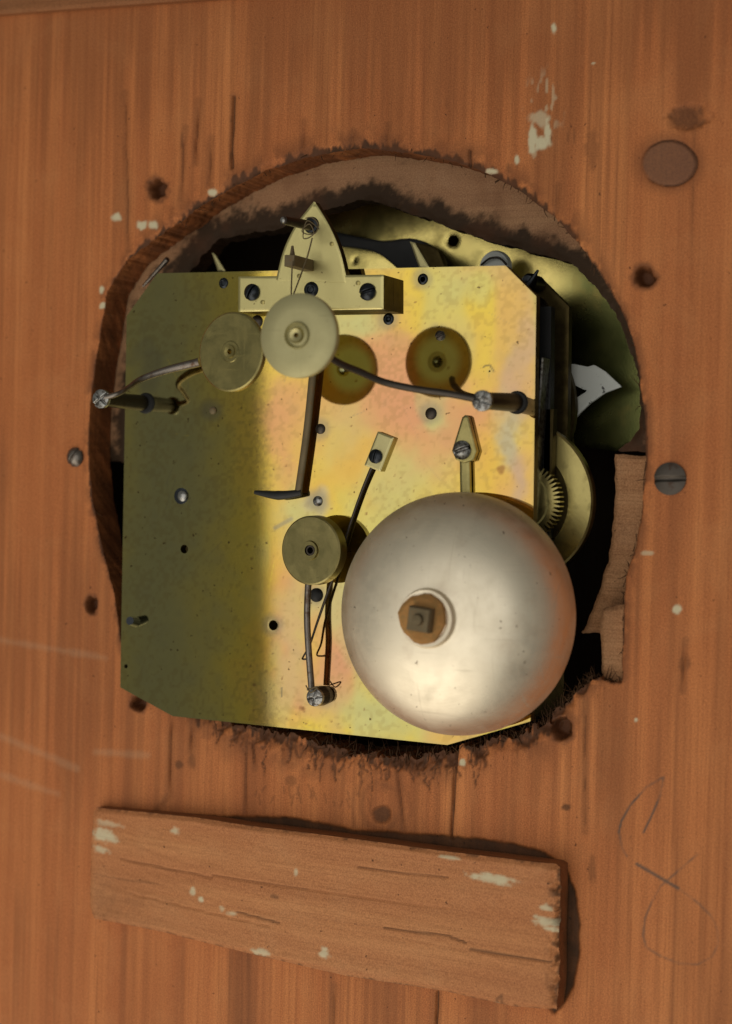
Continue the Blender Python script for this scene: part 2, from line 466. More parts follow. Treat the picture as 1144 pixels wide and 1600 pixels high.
m_front = metal('dark_brass', (0.12, 0.09, 0.035), 0.5, 0.5, dirt=(0.05, 0.035, 0.015), dth=(0.4, 0.7))
m_dial = metal('dial_brass', (0.86, 0.70, 0.26), 0.24, 0.2, 1.0, dirt=(0.28, 0.22, 0.07), dth=(0.5, 0.72), dscale=90, attr='tint')
m_steel = metal('dark_steel', (0.10, 0.085, 0.075), 0.42, 0.5, dirt=(0.05, 0.025, 0.015))
m_wire = metal('steel_wire', (0.26, 0.23, 0.21), 0.38, 0.5, dirt=(0.10, 0.06, 0.04), dscale=500, dth=(0.5, 0.7))
m_bright = metal('bright_steel', (0.42, 0.42, 0.42), 0.34, 0.4, dirt=(0.10, 0.085, 0.075), dscale=900, dth=(0.45, 0.62))
m_blue = metal('blued_steel', (0.045, 0.05, 0.06), 0.3, 0.3)
m_bell = metal('bell_metal', (0.93, 0.84, 0.69), 0.45, 0.18, dirt=(0.55, 0.43, 0.32), dth=(0.55, 0.9), dscale=60, bump=0.000008, spots=0.7, turn=H(668, 966, 27), scr=0.10)
m_rust = metal('rusty_iron', (0.55, 0.28, 0.09), 0.75, 0.5, 0.25, dirt=(0.34, 0.2, 0.07), dscale=700, bump=0.00015, dth=(0.45, 0.65))
m_nut = metal('old_iron', (0.22, 0.17, 0.10), 0.6, 0.4, 0.6, dirt=(0.22, 0.12, 0.05), dscale=800, bump=0.0001)
m_white = metal('white_enamel', (0.86, 0.9, 0.88), 0.45, 0.12, 0.0, dirt=(0.03, 0.03, 0.03), dscale=420, dth=(0.64, 0.68))
m_black = metal('blackened_iron', (0.02, 0.02, 0.022), 0.45, 0.3, 0.4)
m_fibre = wood('torn_fibres', (0.12, 0.06, 0.028), (0.05, 0.022, 0.01), 'z', attrs=False, rough=0.9)

# ------------------------------------------------------------------ the wooden panel with its rough round hole
HOLE = [(570, 231), (640, 238), (700, 249), (760, 270), (815, 300), (865, 338), (908, 385), (940, 430), (968, 478), (988, 530), (1000, 590),
        (1008, 650), (1009, 720), (1004, 795), (994, 850), (978, 900), (974, 960), (973, 1020), (970, 1066), (938, 1062), (905, 1080), (872, 1108), (830, 1140),
        (770, 1158), (700, 1176), (640, 1182), (570, 1180), (500, 1163), (430, 1146), (380, 1134), (320, 1112), (262, 1094), (208, 1060),
        (189, 1000), (178, 930), (160, 860), (143, 780), (138, 700), (140, 640), (148, 570), (160, 505), (168, 455), (200, 405),
        (250, 366), (305, 328), (360, 294), (420, 264), (480, 245), (530, 236)]
hole_w = pxpoly(HOLE, 0.0)
def ragged(PX, PY):
    """how rough the sawn edge is at each place, metres"""
    bot = sm(1000, 1120, PY)*sm(240, 420, PX)
    left = sm(430, 250, PX)*sm(250, 330, PY)*sm(560, 480, PY)
    return 0.0002+0.0013*bot+0.0003*left
def s_panel(X, Z):
    PX, PY = topx(X, Z)
    S = -polysdf(X, Z, hole_w)
    a = ragged(PX, PY)
    return S+a*2*(fn(X, Z, 0.0045, 5, 4)-0.5)*1.3+(a*1.0+0.00005)*(vn(X, Z*0.10, 0.0008, 12)-0.5)
SCREW_HOLES = [(245, 296, 17, 20), (1008, 434, 19, 20), (877, 1139, 20, 22), (143, 945, 11, 17), (216, 1098, 15, 15)]
CHECKS = [((310, 158), (306, 255), 1.6), ((365, 150), (362, 262), 2.0), ((331, 215), (326, 290), 1.4), ((196, 145), (200, 390), 1.0), ((290, 200), (282, 310), 1.1),
          ((475, 190), (474, 240), 1.2), ((552, 205), (549, 234), 1.6), ((606, 195), (603, 238), 1.0), ((267, 1110), (266, 1240), 1.6), ((266, 1240), (245, 1268), 1.7),
          ((300, 1125), (298, 1175), 1.5), ((386, 1135), (384, 1280), 1.3), ((714, 1172), (706, 1312), 1.9), ((684, 1550), (679, 1620), 1.9), ((523, 1540), (519, 1620), 1.3),
          ((735, 235), (732, 262), 2.0), ((872, 290), (868, 330), 1.2), ((620, 1190), (632, 1300), 1.2), ((914, 1090), (916, 1300), 0.7), ((1072, 1000), (1066, 1080), 1.3), ((440, 1145), (446, 1190), 1.3), ((395, 1140), (399, 1200), 1.2)]
PENCIL = [[(1037, 1214), (1010, 1230), (985, 1258), (971, 1283), (967, 1300), (972, 1325), (980, 1338)], [(1037, 1214), (1031, 1245), (1018, 1275), (1006, 1300)],
          [(995, 1350), (1030, 1372), (1060, 1388), (1090, 1410), (1112, 1432), (1121, 1452), (1122, 1475), (1113, 1495), (1090, 1507), (1060, 1505), (1030, 1493), (1010, 1480), (1005, 1462), (1008, 1435), (1018, 1410), (1032, 1385), (1052, 1368), (1090, 1335)]]
BATTEN_SHADOW = [(150, 1300), (152, 1261), (300, 1274), (430, 1276), (470, 1280), (560, 1297), (700, 1305), (800, 1317), (852, 1332), (882, 1352), (898, 1392), (907, 1440), (905, 1500), (895, 1542), (880, 1570), (866, 1584), (700, 1400)]
def panel_fields(X, Z, S):
    PX, PY = topx(X, Z)
    n1 = fn(X, Z, 0.004, 31, 5); n2 = fn(X, Z*0.2, 0.0015, 41, 4); n3 = fn(X, Z, 0.0016, 51, 3)
    stain_shade = np.zeros(X.shape); red = np.zeros(X.shape); gra = np.zeros(X.shape); pnt = np.zeros(X.shape); dep = np.zeros(X.shape)
    # dirt and torn grain along the sawn edge
    bot = sm(1040, 1130, PY)*sm(230, 330, PX)*sm(960, 900, PX)
    top = sm(460, 300, PY)*sm(170, 230, PX)
    wdt = 0.0007+0.0048*bot*(0.45+0.9*fn(X, Z, 0.012, 61, 2))+0.0026*top
    e = np.clip(1-S/wdt, 0, 1)
    stain_shade = np.maximum(stain_shade, sm(0.38, 0.62, e*0.8+(n2-0.5)*1.2+(n1-0.5)*0.9)*sm(0, 0.15, e)*0.93)
    red = np.maximum(red, sm(0, 0.9, np.clip(1-S/(wdt*2.2+0.002), 0, 1))*0.6*sm(0.35, 0.6, n1))
    dep += 0.0009*sm(0.2, 0.9, e)*n1*(0.5+bot+top)
    # vertical splits of the grain
    for p, q, wd_ in CHECKS:
        d = segd(PX+3*(vn(PY, PX*0, 30, 77)-0.5), PY, [p, q])
        k = (1-sm(wd_*0.3, wd_*1.5, d))
        if wd_ < 1.85: k = k*sm(p[1]-6, p[1]+35, PY)*sm(q[1]+10, q[1]-30, PY)
        fade = 0.7 if wd_ < 1.85 else 0.95
        stain_shade = np.maximum(stain_shade, k*fade*0.9); dep += 0.0010*k*wd_/1.8
        stain_shade = np.maximum(stain_shade, 0.25*(1-sm(2, 9, d)))
    # more faint vertical checks above and below the hole
    zone = sm(120, 200, PY)*sm(330, 250, PY)*sm(180, 260, PX)*sm(960, 860, PX)+0.9*bot*sm(1300, 1180, PY)*sm(1100, 1140, PY)
    vs = vn(X, Z*0.03, 0.0009, 83)*fn(X, Z, 0.006, 84, 2)*2
    stain_shade = np.maximum(stain_shade, zone*sm(1.12, 1.45, vs)*0.6)
    # torn screw holes
    for cx, cy, rx, ry in SCREW_HOLES:
        q = np.hypot((PX-cx)/rx, (PY-cy)/ry)+0.55*(n3-0.5)
        k = 1-sm(0.45, 0.9, q); dep += 0.0040*k
        stain_shade = np.maximum(stain_shade, (1-sm(0.55, 1.05, q))*0.85); red = np.maximum(red, (1-sm(0.9, 1.4, q))*0.7)
    # the dark round knot, the plugged knot and the torn patch above it
    q = np.hypot(PX-596, PY-1273)/16+0.3*(n3-0.5)
    stain_shade = np.maximum(stain_shade, (1-sm(0.6, 1.15, q))*0.72); dep += 0.0005*(1-sm(0.7, 1.1, q))
    q = np.hypot((PX-1046)/43, (PY-255)/35)+0.06*(n1-0.5)
    ring = np.exp(-((q-1)/0.038)**2)*(0.35+0.95*sm(0.35, 0.6, fn(PX, PY, 40, 88, 2)))
    stain_shade = np.maximum(stain_shade, ring*0.85); dep += 0.0005*ring; dep -= 0.00025*(1-sm(0.93, 1.0, q))
    gra = np.maximum(gra, (1-sm(0.94, 1.0, q))*0.42); red = np.maximum(red, (1-sm(0.9, 1.7, q))*0.5)
    q = np.hypot((PX-1075)/36, (PY-182)/20)+0.9*(n3-0.5)
    stain_shade = np.maximum(stain_shade, (1-sm(0.6, 1.1, q))*0.6*sm(0.25, 0.6, n1)); dep += 0.0006*(1-sm(0.6, 1.1, q))
    q = np.hypot((PX-925)/16, (PY-235)/40)+0.9*(n3-0.5)
    red = np.maximum(red, (1-sm(0.5, 1.0, q))*0.45)
    q = np.hypot((PX-670)/90, (PY-70)/70)+0.9*(n1-0.5)
    red = np.maximum(red, (1-sm(0.3, 1.3, q))*0.14)
    vst = (vn(X, Z*0.02, 0.0045, 171)*0.45+vn(X, Z*0.03, 0.0011, 177)*0.55)*0.6+fn(X, Z*0.3, 0.02, 173, 3)*0.6
    red = np.maximum(red, 0.38*sm(0.48, 0.85, vst+0.18*sm(300, 0, PY)))  # streaks thicken towards the top, painting in the fall-off of light
    for cx, cy, rx, ry, a in ((885, 1262, 9, 6, .7), (1070, 1035, 12, 20, .4), (235, 760, 0.1, 0.1, 0), (300, 1190, 8, 14, .4), (280, 1195, 8, 8, .6), (455, 1220, 10, 10, .35), (660, 1200, 30, 14, .5), (925, 1360, 7, 30, .35)):
        q = np.hypot((PX-cx)/rx, (PY-cy)/ry)+0.8*(n3-0.5)
        stain_shade = np.maximum(stain_shade, (1-sm(0.5, 1.1, q))*a)
    # the batten's cast shadow painted above and right of it, sunk a little
    k = sm(-3, 3, polysdf(PX, PY, BATTEN_SHADOW)+5*(n1-0.5)+2*(n3-0.5))*(0.78+0.2*n1)
    stain_shade = np.maximum(stain_shade, k); dep += 0.0006*k
    # darker streaked band of grain under the batten
    bd = sm(352, 362, PX)*sm(404, 388, PX)*sm(1460, 1490, PY)
    red = np.maximum(red, bd*(0.25+0.6*vn(PX, PY*0.02, 5, 93)))
    stain_shade = np.maximum(stain_shade, bd*0.35*sm(0.55, 0.8, vn(PX, PY*0.02, 4, 95)))
    q = np.hypot((PX-596)/38, (PY-1262)/46)+0.35*(n1-0.5)
    stain_shade = np.maximum(stain_shade, 0.22*np.exp(-((q-0.8)/0.12)**2)+0.16*np.exp(-((q-1.15)/0.08)**2))
    # old tool scribbles under the hole
    for k in range(26):
        rs = random.Random(k+400)
        x0 = rs.uniform(395, 620); y0 = 1228+0.12*(x0-400)+rs.uniform(-12, 14)
        x1, y1 = x0+rs.uniform(-5, 5), y0+rs.uniform(7, 17)
        stain_shade = np.maximum(stain_shade, 0.33*(1-sm(0.6, 2.0, segd(PX, PY, [(x0, y0), (x1, y1)]))))
    rs = random.Random(55)
    for k in range(95):
        x0 = rs.uniform(330, 760); yb = np.interp(x0, [300, 430, 570, 700, 770], [1112, 1146, 1180, 1176, 1158])
        L = abs(rs.gauss(0, 22))+5; b = rs.uniform(-12, 9); y0 = yb+rs.uniform(-4, 14)
        pts = [(x0, y0), (x0+b*0.3, y0+L*0.5), (x0+b, y0+L)]
        xa, xb = x0-30, x0+30
        sel = (PX > xa) & (PX < xb) & (PY > y0-15) & (PY < y0+L+15)
        if not sel.any(): continue
        w1 = rs.uniform(0.8, 2.2); d = segd(PX[sel]+14*(n1[sel]-0.5)+8*(n3[sel]-0.5), PY[sel], pts)
        v = (1-sm(w1*0.4, w1*1.5, d))*rs.uniform(0.4, 0.9)
        stain_shade[sel] = np.maximum(stain_shade[sel], v); dep[sel] += 0.0004*v
    # white paint chips
    for cx, cy, rx, ry in ((182, 339, 8, 8), (222, 352, 11, 9), (238, 352, 10, 9), (332, 301, 9, 7), (160, 478, 6, 6), (159, 452, 4, 7), (866, 45, 5, 11), (833, 215, 8, 34), (856, 208, 6, 26), (845, 225, 16, 13), (808, 250, 4, 9),
                           (768, 267, 14, 5), (927, 99, 4, 3), (1058, 953, 8, 8), (722, 1192, 6, 7), (16, 30, 16, 4), (1012, 864, 13, 4), (1007, 1128, 0.1, 0.1), (994, 1125, 3, 3), (842, 185, 22, 14), (1040, 770, .1, .1)):
        q = np.hypot((PX-cx)/rx, (PY-cy)/ry)+0.9*(n3-0.5)+0.5*(n2-0.5)
        amp = 0.55 if cy in (185, 864, 30) else 0.92
        pnt = np.maximum(pnt, (1-sm(0.5, 1.05, q))*amp)
    q = np.hypot((PX-850)/40, (PY-165)/70)
    pnt = np.maximum(pnt, (1-sm(0.4, 1.0, q))*sm(0.60, 0.72, vn(X, Z*0.35, 0.0008, 99)*0.6+n1*0.5)*0.4)
    # pale scratches low on the left
    for pts in ([(0, 1000), (60, 1010), (165, 1028)], [(0, 1150), (60, 1175), (120, 1200)], [(0, 1210), (50, 1228), (90, 1240)], [(150, 1175), (230, 1180)]):
        d = segd(PX, PY, pts); pnt = np.maximum(pnt, 0.10*(1-sm(0, 9, d+8*(n1-0.5))))
    for i, pts in enumerate(PENCIL):
        d = segd(PX, PY, pts)
        gra = np.maximum(gra, (1-sm(0.8, 2.4, d))*(0.35+0.6*sm(0.35, 0.65, n1))*(0.9 if i < 2 else 0.65))
    d = segd(PX, PY, [(995, 1350), (1060, 1388)]); gra = np.maximum(gra, (1-sm(1.2, 3.6, d))*0.8)
    stain_shade = np.where(pnt > 0.4, 0, stain_shade)
    dep += 0.00018*(n2-0.5)
    return stain_shade, red, gra, pnt, dep
_cache = {}
def pf(i):
    def f(X, Z, S=None):
        k = X.shape
        if k not in _cache: _cache[k] = panel_fields(X, Z, S)
        return _cache[k][i]
    return f
a0, a1 = P(0, 800, 0).x-0.012, P(1144, 800, 0).x+0.012
c0_, c1_ = P(1144, 1600, 0).z-0.012, P(1144, 0, 0).z+0.012
RES = 0.00036
xs = np.r_[np.array([-0.45, -0.33, -0.25]), np.linspace(a0, a1, int((a1-a0)/RES)), np.array([a1+0.05, a1+0.13, a1+0.25])]
xs = np.sort(xs[(xs == np.sort(xs))])
zs = np.r_[np.array([c0_-0.25, c0_-0.13, c0_-0.05]), np.linspace(c0_, c1_, int((c1_-c0_)/RES)), np.array([c1_+0.05, c1_+0.13, c1_+0.25])]
panel = sheet('wooden_panel', xs, zs, s_panel, 0.0, 0.0112, m_panel, hf=pf(4), segs=9, wn=0.00022, wallst={'stain_shade': lambda x, z, t: np.clip(0.08+0.62*t**0.5*sm(0.2, 0.75, fn(x+z*0.2, z+t*0.011, 0.0030, 71, 4)), 0, 1), 'paint': lambda x, z, t: x*0, 'graphite': lambda x, z, t: x*0},
              attrs={'stain_shade': pf(0), 'reddish': pf(1), 'graphite': pf(2), 'paint': pf(3)})
tag(panel, 'orange brown pine panel with a rough round hole cut through it', kind='structure')
_cache.clear()

# torn fibres round the hole
def fibres():
    V = []; Fc = []
    loop = smooth_loop(HOLE, 6)
    rs = random.Random(3)
    n = len(loop)
    for i in range(n):
        x, y = loop[i]; xn, yn = loop[(i+1) % n]
        if x < 240 and y > 500: cnt = 1
        elif y > 1050 and 300 < x < 960: cnt = 11 if x > 480 else 5
        elif y < 420 and x < 430: cnt = 3
        else: cnt = 1
        for k in range(cnt):
            t = rs.random(); px_ = x*(1-t)+xn*t+rs.gauss(0, 2); py_ = y*(1-t)+yn*t+rs.gauss(0, 3)
            p = P(px_, py_, rs.uniform(0.0003, 0.005))
            L = (abs(rs.gauss(0, 1))*0.0022+0.0008)*(0.95 if y > 1050 else 0.7)
            cx, cz = P(572, 700, 0).x, P(572, 700, 0).z
            inw = Vector((cx-p.x, 0, cz-p.z)).normalized()
            d = (Vector((rs.gauss(0, 0.4), rs.gauss(-0.1, 0.3), rs.gauss(0, 1.2)))+inw*rs.uniform(-0.5, 0.5)).normalized()
            bend = Vector((rs.gauss(0, 0.5), rs.gauss(0, 0.3), rs.gauss(0, 0.5)))
            q = [p-d*L*0.3, p+d*L*0.5, p+d*L+bend*L*0.35]
            v, f = tube('', q, [0.00016, 0.00012, 0.00003], None, n=3, sub=2, obj=False)
            b = len(V); V += v; Fc += [tuple(a+b for a in g) for g in f]
    o = mkmesh('torn_fibre', V, Fc, m_fibre, panel)
    o['kind'] = 'stuff'
fibres()

# ------------------------------------------------------------------ behind the panel
# the board behind it: arched opening with burnt, ragged edge
INNER_TOP = [(60, 120), (1120, 120), (1120, 706), (962, 706), (985, 690), (1000, 668), (1003, 620), (992, 560), (968, 500), (935, 450), (905, 420), (868, 402), (820, 390), (770, 378), (720, 362), (680, 345), (640, 332), (600, 318), (565, 312),
             (530, 325), (500, 330), (470, 345), (435, 362), (390, 366), (345, 375), (320, 400), (300, 425), (262, 470), (235, 530), (215, 600), (204, 722), (60, 722)]
it_w = pxpoly(INNER_TOP, 0.0135)
def s_inner(X, Z):
    return polysdf(X, Z, it_w)+0.0013*(fn(X, Z, 0.006, 15, 4)-0.5)+0.0012*(fn(X, Z, 0.0018, 17, 3)-0.5)
def inner_attr(X, Z, S):
    PX, PY = topx(X, Z, 0.0135)
    n1 = fn(X, Z, 0.004, 131, 4)
    w = 0.0075+0.0035*sm(480, 380, PX)*sm(560, 500, PY)
    e = np.clip(1-S/w, 0, 1)
    return sm(0.15, 0.75, e*1.25+(n1-0.5)*0.9+(fn(X, Z, 0.0012, 137, 3)-0.5)*0.6)*0.95
inner = sheet('inner_board', lins(min(p[0] for p in it_w), max(p[0] for p in it_w), 0.0006), lins(min(p[1] for p in it_w), max(p[1] for p in it_w), 0.0006),
              s_inner, 0.0115, 0.019, m_inner, segs=3, wn=0.0003,
              hf=lambda X, Z, S: 0.0015*(1-sm(0, 0.002, S))*fn(X, Z, 0.002, 19, 3),
              attrs={'stain_shade': inner_attr, 'reddish': lambda X, Z, S: sm(0.55, 0.8, fn(X, Z, 0.01, 133, 3))*0.3, 'graphite': lambda X, Z, S: X*0, 'paint': lambda X, Z, S: X*0})
tag(inner, 'paler inner board with horizontal grain and a charred ragged arch behind the hole', kind='structure')
z0 = lambda X, Z, S: X*0
def plain_wood(name, pts, Y, Yb, mat, label, amp=0.0006, stain_shade=None):
    w = pxpoly(pts, Y)
    o = sheet(name, lins(min(p[0] for p in w)-.001, max(p[0] for p in w)+.001, 0.0005), lins(min(p[1] for p in w)-.001, max(p[1] for p in w)+.001, 0.0005),
              lambda X, Z: polysdf(X, Z, w)+amp*2*(fn(X, Z, 0.003, 25, 4)-0.5), Y, Yb, mat, segs=2, wn=0.0004,
              hf=lambda X, Z, S: 0.0006*(1-sm(0, 0.001, S))+0.00025*(fn(X*0.2, Z, 0.0009, 29, 3)-0.5),
              attrs={'stain_shade': stain_shade or (lambda X, Z, S: (1-sm(0, 0.0012, S))*0.55*fn(X, Z, 0.002, 35, 3)), 'reddish': z0, 'graphite': z0, 'paint': z0})
    return tag(o, label, kind='structure')
plain_wood('inner_jamb', [(959, 709), (1040, 716), (1040, 985), (900, 990), (912, 985), (930, 940), (948, 880), (958, 820), (961, 760)], 0.0118, 0.030, m_block,
           'sawn upright of the inner board at the right of the hole')
plain_wood('inner_sill', [(938, 952), (985, 940), (985, 1085), (942, 1085), (938, 1010)], 0.0035, 0.0110, m_block, 'small block of wood in the lower right of the hole')
plain_wood('lower_inner_board', [(60, 1175), (1100, 1175), (1100, 1400), (60, 1400)], 0.0118, 0.024, m_inner, 'lower inner board behind the panel')
# the dark inside of the case
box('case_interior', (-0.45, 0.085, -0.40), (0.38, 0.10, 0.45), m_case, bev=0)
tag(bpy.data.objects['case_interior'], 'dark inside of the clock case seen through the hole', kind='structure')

# the rail across the top of the panel
def rail():
    pl, pr = P(-500, 58, 0), P(1700, -98, 0)
    a, b = P(0, 21, -0.003), P(312, -2, -0.003)
    sl = (b.z-a.z)/(b.x-a.x)
    V = []; xs_ = [-0.30, 0.30]
    for x in xs_:
        z = a.z+sl*(x-a.x)
        for (y, dz) in ((0.0001, 0), (-0.0022, 0), (-0.003, 0.0009), (-0.003, 0.12), (0.0001, 0.12)):
            V.append((x, y, z+dz))
    Fc = [(k, k+1, 6+k, 5+k) for k in range(4)]+[(0, 1, 2, 3, 4), (5, 6, 7, 8, 9)]
    o = mkmesh('top_rail', V, Fc, m_rail, smooth=False)
    tag(o, 'darker rail along the top edge of the panel', kind='structure')
m_rail = wood('rail_wood', (0.36, 0.15, 0.06), (0.24, 0.09, 0.035), 'x', attrs=False)
rail()

# ------------------------------------------------------------------ the batten
BAT = [(134, 1271), (141, 1266), (300, 1279), (500, 1305), (700, 1332), (866, 1351), (874, 1356), (874, 1400), (872, 1470), (872, 1540), (868, 1579), (800, 1573), (690, 1549), (540, 1526), (400, 1494), (260, 1462), (136, 1440), (129, 1420), (130, 1350)]
YB = -0.0068
bw = pxpoly(BAT, YB)
def bat_h(X, Z, S):
    PX, PY = topx(X, Z, YB)
    n = fn(X, Z, 0.002, 201, 4)
    edge = 0.0007*(1-sm(0, 0.0013, S))
    left = 0.0032*(1-sm(120, 420, PX))
    chip = 0.0012*sm(850, 874, PX)*sm(0.45, 0.7, n)
    # long splits along the grain
    sp = np.zeros(X.shape)
    for pts in ([(600, 1450), (700, 1462), (728, 1473)], [(735, 1483), (860, 1503)], [(370, 1425), (436, 1442)], [(330, 1368), (480, 1390), (700, 1420)], [(180, 1345), (330, 1372)], [(560, 1355), (700, 1372)], [(200, 1400), (420, 1447)]):
        sp = np.maximum(sp, 1-sm(0.5, 1.6, segd(PX, PY, pts)))
    return edge+left+chip+0.0005*sp+0.00025*(fn(X*0.12+Z*0.02, Z+X*0.14, 0.0011, 205, 3)-0.5)
def bat_stain(X, Z, S):
    PX, PY = topx(X, Z, YB)
    n = fn(X, Z, 0.0018, 203, 4)
    st = np.zeros(X.shape)
    for pts, w, a in (([(600, 1450), (700, 1462), (728, 1473)], 1.2, .6), ([(735, 1483), (860, 1503)], 1.3, .7), ([(370, 1425), (436, 1442)], 1.2, .6), ([(560, 1355), (700, 1372)], 1.0, .5),
                      ([(180, 1345), (330, 1372)], 1.0, .3), ([(330, 1368), (480, 1390)], 1.0, .3), ([(778, 1575), (776, 1562), (784, 1555), (784, 1568), (770, 1572)], 2, .5), ([(425, 1400), (433, 1402)], 2.5, .5)):
        st = np.maximum(st, a*(1-sm(w*0.5, w*1.8, segd(PX, PY, pts))))
    e = np.clip(1-S/0.0013, 0, 1)
    st = np.maximum(st, 0.6*sm(0.45, 0.8, e*0.6+(n-0.5)*1.2))
    st = np.maximum(st, 0.75*sm(846, 872, PX)*sm(0.46, 0.6, n))
    st = np.maximum(st, 0.25*sm(300, 140, PX)*sm(1350, 1420, PY)*n*1.5)
    return st
def bat_paint(X, Z, S):
    PX, PY = topx(X, Z, YB)
    n = fn(X, Z, 0.0014, 207, 3); g = fn(X*0.12, Z+X*0.13, 0.0011, 209, 2)
    pt = np.zeros(X.shape)
    for cx, cy, rx, ry, a in ((158, 1290, 34, 8, .5), (152, 1308, 22, 16, .9), (150, 1330, 20, 7, .7), (270, 1299, 10, 6, .8), (770, 1373, 38, 8, .95), (700, 1340, 20, 4, .8), (852, 1418, 14, 6, .8), (853, 1440, 22, 9, .9), (862, 1452, 12, 5, .9),
                              (507, 1488, 10, 12, .9), (405, 1488, 17, 7, .8), (298, 1393, 5, 9, .8), (312, 1406, 5, 5, .95), (345, 1420, 5, 5, .6), (362, 1428, 9, 4, .7), (462, 1364, 4, 9, .7), (775, 1573, 10, 6, .4)):
        q = np.hypot((PX-cx)/rx, (PY-cy-0.14*(PX-cx))/ry)+1.0*(n-0.5)+0.8*(g-0.5)
        pt = np.maximum(pt, a*0.9*(1-sm(0.35, 1.05, q)))
    return pt
bat = sheet('wooden_batten', lins(min(p[0] for p in bw)-.001, max(p[0] for p in bw)+.001, 0.0004), lins(min(p[1] for p in bw)-.001, max(p[1] for p in bw)+.001, 0.0004),
            lambda X, Z: polysdf(X, Z, bw)+0.0003*(fn(X*0.3, Z, 0.006, 211, 3)-0.5), YB, -0.00005, m_batten, hf=bat_h, segs=6, wn=0.0, wallst={'stain_shade': lambda x, z, t: 0.30+0.45*fn(x*0.3+z, z*0.3+t*0.007, 0.0035, 217, 4)+0.25*sm(0.1, 0.0, t)*fn(x, z, 0.002, 219, 3), 'paint': lambda x, z, t: x*0},
            attrs={'stain_shade': bat_stain, 'reddish': z0, 'graphite': z0, 'paint': bat_paint})
tag(bat, 'tapering pine batten with white paint chips fixed aslant to the panel under the clockwork', 'batten')

# ------------------------------------------------------------------ screws in the panel
for (px, py, r, ang, lab) in ((112, 714, 17, R(55), 'small domed slotted screw in the panel left of the clockwork'), (1046, 748, 24, R(3), 'large flat slotted screw in the panel right of the clockwork')):
    Yh = -0.0020 if r < 20 else -0.0009
    c = P(px, py, Yh)
    big = r > 20
    t = thing('wood_screw', (c.x, 0, c.z), lab, 'screw', 'slotted screws in the panel')
    head('screw_head', c, r*0.46/F*0.98, 0.0005, m_wire if not big else m_steel, t, dome=0.55 if not big else 0.10, slot=0.13, ang=ang, depth=0.3 if not big else 0.12)

# ------------------------------------------------------------------ the dial seen from behind
DIAL_Y = 0.040
DIAL = [(490, 300), (1050, 320), (1080, 470), (1040, 640), (1000, 690), (960, 706), (930, 700), (800, 690), (450, 690), (452, 430), (470, 350)]
dw = pxpoly(DIAL, DIAL_Y)
def dial_tint(X, Z, S):
    PX, PY = topx(X, Z, DIAL_Y)
    n = fn(X, Z, 0.012, 301, 4)[..., None]
    g = sm(850, 935, PX+0.3*(PY-420))[..., None]  # painted shade: the brass darkens towards the right
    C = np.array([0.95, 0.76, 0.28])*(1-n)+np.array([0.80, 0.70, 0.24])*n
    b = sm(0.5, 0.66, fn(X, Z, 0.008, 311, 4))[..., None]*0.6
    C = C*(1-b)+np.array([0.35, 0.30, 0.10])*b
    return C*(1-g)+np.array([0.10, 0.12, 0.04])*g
dial_c = P(760, 500, DIAL_Y)
dial = thing('clock_dial', (dial_c.x, DIAL_Y, dial_c.z), 'stained brass dial back glimpsed behind the movement at the top right of the hole', 'dial')
holes = [(P(x, y, DIAL_Y).x, P(x, y, DIAL_Y).z, r) for x, y, r in ((708, 376, .0017), (555, 407, .0007), (838, 384, .0012))]
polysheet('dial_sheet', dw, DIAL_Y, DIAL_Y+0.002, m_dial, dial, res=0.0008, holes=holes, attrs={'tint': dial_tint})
def ypoly(name, pts, Y, T, mat, parent, label=None, res=0.0004, edge=0.0002):
    o = polysheet(name, pxpoly(pts, Y), Y, Y+T, mat, parent, res=res, edge=edge)
    if label: o['label'] = label
    return o
ypoly('pointer', [(893, 568), (918, 573), (928, 570), (945, 580), (971, 604), (945, 614), (922, 630), (906, 645), (895, 658), (885, 655), (895, 625), (917, 611), (896, 601), (885, 600)], 0.030, 0.0012, m_white, dial, 'white painted arrow-shaped pointer with black marks')
lathe('washer', P(774, 417, 0.030), [(0.0, 0.0014), (0.0042, 0.0012), (0.0046, 0), (0.0046, -0.001)], m_white, dial)['label'] = 'white enamelled disc'
tube('wire_clip', [P(752, 414, 0.028), P(765, 404, 0.027), P(780, 403, 0.027), P(792, 414, 0.028)], 0.0003, m_steel, dial)
lv = ypoly('lever', smooth_loop([(520, 362), (560, 370), (600, 376), (640, 372), (668, 380), (690, 400), (690, 425), (640, 432), (612, 412), (590, 396), (560, 388), (522, 382)], 3), 0.032, 0.0025, m_black, dial, 'black steel lever with a rounded head')
ypoly('stay', [(648, 379), (668, 382), (684, 390), (695, 420), (668, 420)], 0.0255, 0.003, m_front, dial)

